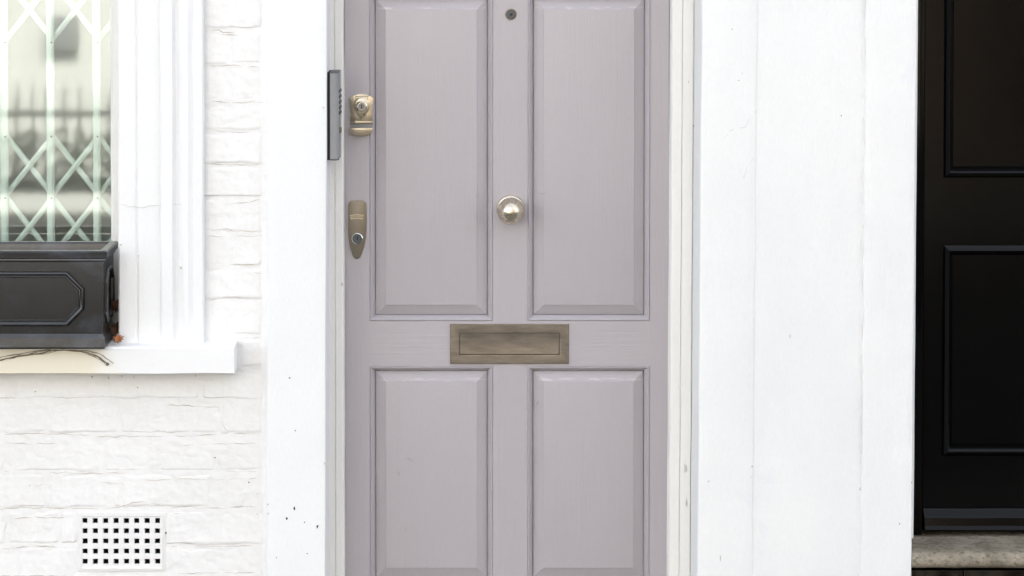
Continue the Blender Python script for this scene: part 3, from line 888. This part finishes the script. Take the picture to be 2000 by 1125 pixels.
for px, py, w, h in ((668, 555, 3, 7), (1354, 246, 4, 4), (1339, 915, 6, 18), (1341, 982, 4, 18), (1345, 160, 2, 5)):
    chip(df, px, py, yf - (0.003 if px > 1332 else 0), w, h, 'crack')
ds = thing("doorstep", (X(990), -0.1, 0), "stone doorstep below the grey door", "doorstep")
MB().box(X(639, Y_POST), X(1365, Y_POST), -0.32, 0.2, 0.0, Z_TH - 0.001).build("step", 'stone', ds, 0.008)

# ------------------------------------------------------------------ grey panelled door
gd = thing("front_door", (X(990), 0, Z_TH + 0.004), "mauve grey panelled front door with brass knob and letter plate", "door")
DX0, DX1, TH = X(672.8) + 0.0012, X(1307.2) - 0.0012, 0.044
zt, zbt = Z(-368), Z_TH + 0.004
cxs = [X(722), X(963), X(1030.5), X(1269.5)]
rl = [zt, Z(-270), Z(-100), Z(-13), Z(627), Z(715), Z(1141), zbt]    # rails and openings from the top down
def dbox(name, x0, x1, z0, z1, m):
    return MB().box(x0, x1, 0.0, TH, z0, z1).build(name, m, gd, smooth=0)
dbox("stile", DX0, cxs[0], zbt, zt, 'door_v')
dbox("stile", cxs[3], DX1, zbt, zt, 'door_v')
for i in range(0, 8, 2):
    dbox("rail", cxs[0], cxs[3], rl[i + 1], rl[i], 'door_h')
for i in (1, 3, 5):
    dbox("muntin", cxs[1], cxs[2], rl[i + 1], rl[i], 'door_v')
def panel(x0, x1, z0, z1):
    mo = [(0.0, 0.0), (0.0007, 0.0017), (0.0016, -0.0010), (0.0030, -0.0016), (0.0044, -0.0008), (0.0052, 0.0012), (0.0072, 0.0032), (0.0094, 0.0066), (0.0112, 0.0106), (0.0126, 0.0150), (0.0131, 0.0180)]
    p = MB().loops((x0, x1, z0, z1), [(0.0132, 0.032), (0.0134, 0.0185), (0.0144, 0.0158), (0.0372, 0.0052), (0.0381, 0.0034), (0.0394, 0.0032)], True).build("panel", 'door_panel', gd, smooth=12)
    MB().loops((x0, x1, z0, z1), mo).build("moulding", 'door_v', p, smooth=28)
    return p
pans = []
for i in (1, 3, 5):
    for k in (0, 2):
        pans.append(panel(cxs[k], cxs[k + 1], rl[i + 1], rl[i]))
for px, py, w, h, an in ((800, 897, 16, 3, -0.5), (779, 925, 3, 10, 0.3), (793, 1034, 3, 5, 0), (1049, 788, 10, 3, 1.2), (932, 380, 4, 2, 0.6), (1060, 378, 16, 1.6, 0.05), (1102, 536, 2, 3, 0), (1258, 119, 2, 4, 0)):
    chip(pans[2 + (px > 1000) + 2 * (py > 700)], px, py, 0.0024, w, h, 'door_scuff', an, 'scuff', 0.0003)

# --- knob
kc = at(997, 408, 0)
kb = MB().lathe(kc.x, kc.z, [(0.0335, 0.001), (0.0335, -0.003), (0.0325, -0.0055), (0.030, -0.0075), (0.022, -0.0095), (0.015, -0.012), (0.0125, -0.018), (0.0125, -0.026), (0.015, -0.030), (0.022, -0.033),
    (0.0285, -0.036), (0.0312, -0.0395), (0.0320, -0.043), (0.0316, -0.0458), (0.0309, -0.0466), (0.0306, -0.0474), (0.0305, -0.0500), (0.0294, -0.0560), (0.0268, -0.0620), (0.0236, -0.0678), (0.0192, -0.0728), (0.0140, -0.0765), (0.0085, -0.0787), (0.004, -0.0796), (0.001, -0.0798)], 64).build("door_knob", 'knob', gd, smooth=50)
# --- letter plate
lx0, lx1, lz0, lz1 = X(879, -0.004), X(1111, -0.004), Z(711, -0.004), Z(633, -0.004)
fr_ = (0.0208, 0.0208, 0.0208)
lpz = MB().loops((lx0, lx1, lz0, lz1), [(0, 0.0005), (0, -0.0032), (0.001, -0.0042), (0.0200, -0.0046), (0.0215, -0.0040), (0.0219, -0.0020)])
lpl = lpz.build("letter_plate", 'letter', gd, smooth=25)
MB().loops((lx0, lx1, lz0, lz1), [(0.0223, -0.0005), (0.0223, -0.0034), (0.0240, -0.0052), (0.0265, -0.0050), (0.030, -0.0044)], True).build("flap", 'letter', lpl, smooth=25)
MB().box(lx0 + 0.0195, lx1 - 0.0195, -0.0004, 0.001, lz0 + 0.0195, lz1 - 0.0195).build("slot_back", 'letter', lpl, smooth=0)
# --- peephole
pc = at(998, 28, 0)
ph = MB().lathe(pc.x, pc.z, [(0.0135, 0.001), (0.0135, -0.0015), (0.0125, -0.0028), (0.0108, -0.003), (0.0098, -0.0015), (0.0098, 0.001)], 40).build("peephole", 'brass_dull', gd, smooth=40)
MB().lathe(pc.x, pc.z, [(0.0097, 0.0005), (0.0097, -0.0008), (0.0045, -0.0012), (0.0042, -0.0022), (0.0038, -0.0022)], 32).build("sleeve", 'grey_metal_dark', ph, smooth=30)
MB().lathe(pc.x, pc.z, [(0.0037, -0.0015), (0.0030, -0.0026), (0.001, -0.0030)], 24).build("lens", 'pane_dark', ph, smooth=60)

# --- lettering for the embossed banners on the locks
def letters(parent, text, cx, cz, y, width, height, bend, m):
    cu = bpy.data.curves.new("embossed_letters", 'FONT')
    cu.body = text
    cu.size = 1.0
    cu.extrude = 0.02
    cu.align_x = 'CENTER'
    tmp = bpy.data.objects.new("embossed_letters", cu)
    col.objects.link(tmp)
    dg = bpy.context.evaluated_depsgraph_get()
    me = bpy.data.meshes.new_from_object(tmp.evaluated_get(dg))
    bpy.data.objects.remove(tmp)
    xs_ = [v.co.x for v in me.vertices]; ys_ = [v.co.y for v in me.vertices]
    w = max(xs_) - min(xs_); h = max(ys_) - min(ys_); mx_ = (max(xs_) + min(xs_)) / 2; my_ = (max(ys_) + min(ys_)) / 2
    mb = MB()
    vs = []
    for v in me.vertices:
        u = (v.co.x - mx_) / w
        vs.append((cx + u * width, y - (0.0005 if v.co.z > 0 else 0.0), cz + (v.co.y - my_) / h * height + bend * (0.25 - u * u) * 4))
    mb.add(vs, [tuple(p.vertices) for p in me.polygons])
    bpy.data.meshes.remove(me)
    return mb.build("embossed_letters", m, parent, smooth=0)
def banner(parent, cx, cz, y, w, h, bend, m):
    k = 12
    outer, inner = [], []
    top, bot = [], []
    for i in range(k + 1):
        u = i / k - 0.5
        dz = bend * (0.25 - u * u) * 4
        top.append((cx + u * w, cz + h / 2 + dz)); bot.append((cx + u * w * 0.86, cz - h / 2 + dz))
    out = bot + top[::-1]
    ctr = (cx, cz + bend * 0.7)
    inn = []
    for x, z in out:
        u = (x - cx) / w
        dz = cz + bend * (0.25 - u * u) * 4
        inn.append((cx + (x - cx) * 0.93, dz + (z - dz) * 0.68))
    mb = MB().poly_loops([[(x, y + 0.0005, z) for x, z in out], [(x, y - 0.0007, z) for x, z in out], [(x, y - 0.0007, z) for x, z in inn], [(x, y - 0.0001, z) for x, z in inn]])
    return mb.build("banner", m, parent, smooth=20)

def cylinder(parent, px, py, y, r):
    c = at(px, py, y)
    o = MB().lathe(c.x, c.z, [(r, y + 0.002), (r, y - 0.002), (r * 0.95, y - 0.0042), (r * 0.86, y - 0.0048), (r * 0.78, y - 0.0036), (r * 0.72, y - 0.0010), (r * 0.70, y + 0.001)], 40).build("key_cylinder", 'chrome', parent, smooth=35)
    return o, c

# --- upper night latch with cylinder pull
o_ = lambda px, py: (lambda q: (q.x, q.z))(at(px, py, -0.006))
top = [o_(683.5, 240), o_(684.8, 222), o_(684.2, 206), o_(682.6, 192)] + [o_(706 + t, 184 + 6.2 * (t / 22.0) ** 2) for t in (-21, -16, -10, -4, 4, 10, 16, 21)] + [o_(729.4, 192), o_(728, 206), o_(727.2, 222), o_(728, 240)]
pull = MB().prism(top, -0.007, 0.0005).build("latch_pull", 'brass', gd, 0.0008, 2, label="satin brass cylinder pull with key hole")
MB().prism([o_(684, 250.5), o_(684, 239.5), o_(728, 239.5), o_(728, 250.5)], -0.0025, 0.0005).build("finger_groove", 'grey_metal', pull, 0.0)
lip = [o_(683, 249.5), o_(683.2, 254)] + [o_(706 - 22 * math.cos(t), 254 + 12 * math.sin(t)) for t in [PI * i / 14 for i in range(2, 13)]] + [o_(728.6, 254), o_(728.8, 249.5)]
MB().prism(lip, -0.014, 0.0005).build("finger_lip", 'brass', pull, 0.0016, 3)
MB().prism([o_(683.5, 240.5), o_(683.5, 237), o_(728, 237), o_(728, 240.5)], -0.0095, -0.004).build("pull_edge", 'brass', pull, 0.0008)
dr = [o_(706 + 17 * math.sin(t), 206 - 17 * math.cos(t)) for t in [(-2.0 + 4.0 * i / 20) for i in range(21)]] + [o_(715.5, 224), o_(706, 235.5), o_(696.5, 224)]
bc = o_(706, 209)
MB().poly_loops([[(bc[0] + (x - bc[0]) * k, y, bc[1] + (zz - bc[1]) * k) for x, zz in dr] for k, y in ((1.0, -0.0066), (0.99, -0.0078), (0.90, -0.0096), (0.72, -0.0108))], True).build("cylinder_boss", 'brass', pull, smooth=25)
cy, cc = cylinder(pull, 706, 207.5, -0.010, 0.0132)
cy_p = MB().lathe(cc.x, cc.z, [(0.0078, -0.008), (0.0076, -0.0122), (0.0066, -0.0128)], 28).build("key_plug", 'grey_metal', pull, smooth=30)
MB().box(cc.x - 0.0011, cc.x + 0.0011, -0.0133, -0.0126, cc.z - 0.0050, cc.z + 0.0040).build("keyway", 'black', pull, smooth=0)
q = at(707, 191.5, -0.007)
banner(pull, q.x, q.z, -0.0078, 0.031, 0.0098, 0.0007, 'brass_dull')
letters(pull, "BANHAM", q.x, q.z, -0.0079, 0.025, 0.0052, 0.0007, 'brass')

# --- lower deadlock escutcheon
e_ = lambda px, py: (lambda q: (q.x, q.z))(at(px, py, -0.004))
out = [e_(680, 462), e_(679.8, 430), e_(680, 400), e_(681.5, 395), e_(686, 391.8), e_(698, 391.2), e_(709.5, 391.8), e_(714, 395), e_(715.6, 400), e_(716, 430), e_(715.5, 452), e_(714.5, 466), e_(711, 482), e_(706, 497), e_(703, 503), e_(699, 506), e_(695, 506), e_(691, 503), e_(688, 497), e_(683.5, 482)]
es = MB().prism(out, -0.004, 0.0005).build("lock_escutcheon", 'brass_dull', gd, 0.001, 2, label="tapered dull bronze lock plate with key hole")
_, c2_ = cylinder(es, 698, 466, -0.004, 0.0138)
MB().lathe(c2_.x, c2_.z, [(0.0102, -0.003), (0.0102, -0.0050), (0.0092, -0.0056)], 28).build("key_plug", 'grey_metal_dark', es, smooth=30)
MB().box(c2_.x - 0.0012, c2_.x + 0.0012, -0.0061, -0.0055, c2_.z - 0.003, c2_.z + 0.0060).build("keyway", 'black', es, smooth=0)
q = at(697, 424.5, -0.004)
banner(es, q.x, q.z, -0.0043, 0.033, 0.0100, 0.0020, 'brass')
letters(es, "BANHAM", q.x, q.z + 0.0003, -0.0044, 0.026, 0.0056, 0.0020, 'brass')

# ------------------------------------------------------------------ entry keypad on the left reveal
ykf, ykb = -0.168, -0.060
kx0, kx1 = X(645, ykf), X(661.5, ykf)
kz0, kz1 = Z(311, ykf), Z(143.5, ykf)
kp = thing("entry_keypad", (kx0, (ykf + ykb) / 2, kz0), "slim grey metal keypad box on the white reveal left of the grey door", "keypad")
MB().loft([(kx0, ykb), (kx0, ykf), (kx0 + 0.0125, ykf), (kx1, ykf + 0.009), (kx1, ykb - 0.009), (kx0 + 0.0125, ykb)], 'z', kz0, kz1, 2, dense=1).build("case", 'grey_metal', kp, 0.0004, 1)
MB().box(X(639.2, ykf), kx0 - 0.0003, ykf + 0.002, ykb - 0.002, kz0 - 0.002, kz1 + 0.002).build("shadow_gap", 'black', kp)  # black strip standing in for the shadow gap behind the case
MB().loft([(kx0, ykb), (kx0, ykf), (kx0 + 0.0125, ykf), (kx1, ykf + 0.009), (kx1, ykb - 0.009), (kx0 + 0.0125, ykb)], 'z', kz1 + 0.0002, kz1 + 0.0030, 1, dense=1).build("end_cap", 'grey_metal_dark', kp, 0.0004)
MB().loft([(kx0, ykb), (kx0, ykf), (kx0 + 0.0125, ykf), (kx1, ykf + 0.009), (kx1, ykb - 0.009), (kx0 + 0.0125, ykb)], 'z', kz0 - 0.0030, kz0 - 0.0002, 1, dense=1).build("end_cap", 'grey_metal_dark', kp, 0.0004)
for py in (180, 191, 202, 212.5, 223):
    for yy in (-0.138, -0.115, -0.092):
        z = Z(py, ykf)
        MB().box(kx1 - 0.001, kx1 + 0.0032, yy - 0.007, yy + 0.007, z - 0.0036, z + 0.0036).build("key_button", 'grey_metal_dark', kp, 0.0012)
z = Z(258, ykf)
MB().box(kx1 - 0.001, kx1 + 0.0042, -0.132, -0.096, z - 0.0062, z + 0.0062).build("call_button", 'brass_dull', kp, 0.002)

# ------------------------------------------------------------------ black door to the right, its frame, step and riser
YB = 0.02
bfz = Z(1040, YB)
bf = thing("black_door_frame", (X(1800, YB), YB, bfz), "narrow white jamb strip and black timber frame around the black door", "door frame")
jx = X(1789, -0.08)
MB().loft([(X(1762, -0.08), 0.09), (X(1762, -0.08), -0.08), (jx - 0.002, -0.08), (jx, -0.078), (jx, 0.09)], 'z', Z(1051, -0.08), ZT, 80, 0.0006, 8, 0.0035, seed=14).build("jamb_strip", 'pilaster_white', bf)
MB().box(jx + 0.012, X(1803, 0.0), -0.004, 0.10, bfz, ZT).build("black_jamb", 'black_door', bf, 0.002)
MB().box(X(2600, 0.0), X(2640, 0.0), -0.05, 0.10, bfz, ZT).build("black_jamb", 'black_door', bf, 0.002)
MB().box(X(1803, 0.0) + 0.001, X(2600, 0.0) - 0.001, -0.004, 0.10, Z(-520, 0), ZT).build("black_head", 'black_door', bf, 0.002)
bd = thing("black_door", (X(2180, YB), YB, bfz + 0.004), "glossy black panelled door at the right edge of the picture", "door")
bx = [X(1803, YB) + 0.002, X(1843, YB), X(2130, YB), X(2240, YB), X(2530, YB), X(2598, YB)]
bz = [Z(-515, YB), Z(-430, YB), Z(345, YB), Z(480, YB), Z(888, YB), bfz + 0.006]
def bbox(name, x0, x1, z0, z1):
    return MB().box(x0, x1, YB, YB + 0.045, z0, z1).build(name, 'black_door', bd, smooth=0)
bbox("stile", bx[0], bx[1], bz[5], bz[0]); bbox("stile", bx[4], bx[5], bz[5], bz[0])
for a, b in ((1, 0), (3, 2), (5, 4)):
    bbox("rail", bx[1], bx[4], bz[a], bz[b])
for a, b in ((2, 1), (4, 3)):
    bbox("muntin", bx[2], bx[3], bz[a], bz[b])
    for k in (1, 3):
        rc_ = (bx[k], bx[k + 1], bz[a], bz[b])
        p = MB().loops(rc_, [(0.0225, YB + 0.03), (0.0225, YB + 0.012), (0.0232, YB + 0.0115)], True).build("panel", 'black_door', bd, smooth=0)
        MB().loops(rc_, [(-0.002, YB + 0.001), (-0.002, YB - 0.004), (0.004, YB - 0.0105), (0.010, YB - 0.013), (0.0145, YB - 0.0095), (0.018, YB - 0.002), (0.020, YB + 0.004), (0.0228, YB + 0.013)]).build("moulding", 'black_door', p, smooth=30)
z = lambda py, y: Z(py, y)
MB().loft([(YB + 0.005, z(990, YB)), (YB - 0.006, z(992, YB)), (YB - 0.009, z(997, YB)), (YB - 0.022, z(1012, YB - 0.022)), (YB - 0.024, z(1027, YB - 0.024)), (YB - 0.031, z(1035, YB - 0.031)), (YB - 0.031, z(1038, YB - 0.031)), (YB - 0.02, z(1040, YB - 0.025)), (YB + 0.005, z(1038, YB - 0.03))],
          'x', bx[0], bx[5], 60, 0.0006, 10, seed=16, dense=0.012).build("weather_bar", 'black_door', bd, smooth=20)
YS = -0.172
st = thing("stone_doorstep", (X(2180, YS), YS, Z(1112, YS)), "worn grey stone step with mossy rounded edge under the black door", "doorstep")
sz = Z(1086, YS)
zbk = bfz - 0.001
MB().loft([(0.12, zbk), (-0.02, zbk - 0.001), (YS + 0.022, sz + 0.005), (YS + 0.009, sz + 0.001), (YS + 0.001, sz - 0.009), (YS, sz - 0.018), (YS + 0.003, Z(1107, YS)), (YS + 0.012, Z(1112, YS)), (0.12, Z(1112, YS))],
          'x', X(1784, YS), X(2660, YS), 160, 0.0022, 16, seed=17, dense=0.008).build("step", 'stone', st, smooth=50)
YR = YS + 0.018
for i, (a, b) in enumerate(((1784, 1884), (1886, 2070), (2072, 2256), (2258, 2442), (2444, 2640))):
    MB().box(X(a, YR), X(b, YR), YR, YR + 0.05, 0.0, Z(1114, YR)).build("riser_slab", 'black_door', st, 0.002)

# ------------------------------------------------------------------ the other side of the street (lights the facade, shows in the window glass)
def far_house(x0, x1, m, label):
    h = thing("terrace_house", ((x0 + x1) / 2, -12.6, 0), label, "house", "houses across the street reflected in the glass")
    y = -12.6
    MB().box(x0, x1, y - 6, y, 0, 7.2).build("wall", m, h)
    MB().add([(x0 - 0.1, y + 0.25, 7.2), (x1 + 0.1, y + 0.25, 7.2), (x1 + 0.1, y - 3, 9.0), (x0 - 0.1, y - 3, 9.0), (x0 - 0.1, y - 6.2, 7.2), (x1 + 0.1, y - 6.2, 7.2)],
             [(0, 1, 2, 3), (3, 2, 5, 4), (0, 3, 4), (1, 5, 2), (0, 4, 5, 1)]).build("roof", 'slate', h, smooth=0)
    w = (x1 - x0)
    for fl in (1.1, 4.3):
        for k in ((0.62,) if fl < 2 else (0.25, 0.72)):
            cx = x0 + w * k
            f = MB().loops((cx - 0.6, cx + 0.6, fl, fl + 1.7), [(0, y + 0.001), (0, y + 0.06), (0.07, y + 0.06), (0.07, y + 0.01)]).build("window", 'render_white', h, smooth=0)
            MB().box(cx - 0.55, cx + 0.55, y + 0.004, y + 0.02, fl + 0.05, fl + 1.65).build("pane", 'pane_dark', f, smooth=0)
            MB().box(cx - 0.7, cx + 0.7, y + 0.001, y + 0.15, fl - 0.08, fl - 0.003).build("sill", 'render_white', f)
    cx = x0 + w * 0.22
    d = MB().box(cx - 0.45, cx + 0.45, y + 0.001, y + 0.05, 0.15, 2.2).build("door", 'iron', h)
    MB().box(cx - 0.55, cx + 0.55, y + 0.001, y + 0.4, 0.0, 0.149).build("step", 'paving', h)
    return h
far_house(-9.6, -2.15, 'render_white', "white house across the street seen as bright reflection in the glass")
far_house(-2.14, 3.4, 'render_stock', "yellow brick house across the street opposite the grey door")
far_house(3.41, 9.8, 'render_brown', "brown brick house across the street opposite the black door")
mbx = thing("stand_in_box", (-3.1, -12.5, 1.0), "made-up grey box standing in for a dark rectangle in the upper window glass", "stand-in box")
MB().box(-3.27, -3.04, -12.59, -12.45, 1.02, 1.30).build("case", 'grey_metal', mbx, 0.01)  # invented box, there only to give the dark rectangle in the reflection
rg = thing("iron_railing", (-3, -10.3, 0), "black iron railings reflected in the window glass", "railing")
MB().box(-9, 3, -10.36, -10.24, 0.0, 0.12).build("plinth", 'render_white', rg)
MB().box(-9, 3, -10.32, -10.28, 0.66, 0.70).build("top_rail", 'iron', rg)
for i in range(48):
    x = -5.4 + i * 0.11
    MB().tube([(x, -10.3, 0.1), (x, -10.3, 0.78), (x, -10.3, 0.90)], [0.012, 0.012, 0.002], 6).build("baluster", 'iron', rg)
hd = MB()
rh = random.Random(5)
for i in range(2600):
    x = rh.uniform(-4.2, 1.5); zz = rh.uniform(0.05, 0.62) * (0.75 + 0.35 * N(x, 0, 0, 2.2)); y = -11.2 + rh.uniform(-0.3, 0.3)
    a = Vector((rh.uniform(-1, 1), rh.uniform(-1, 1), rh.uniform(-1, 1))).normalized(); b = a.orthogonal().normalized()
    c = Vector((x, y, zz)); s = rh.uniform(0.03, 0.06)
    hd.add([c - a * s, c + b * s * 0.5, c + a * s, c - b * s * 0.5], [(0, 1, 2, 3)])
tag(hd.build("hedge", 'hedge', smooth=0), "low dark hedge behind railings reflected in the window glass", "hedge", kind="stuff")
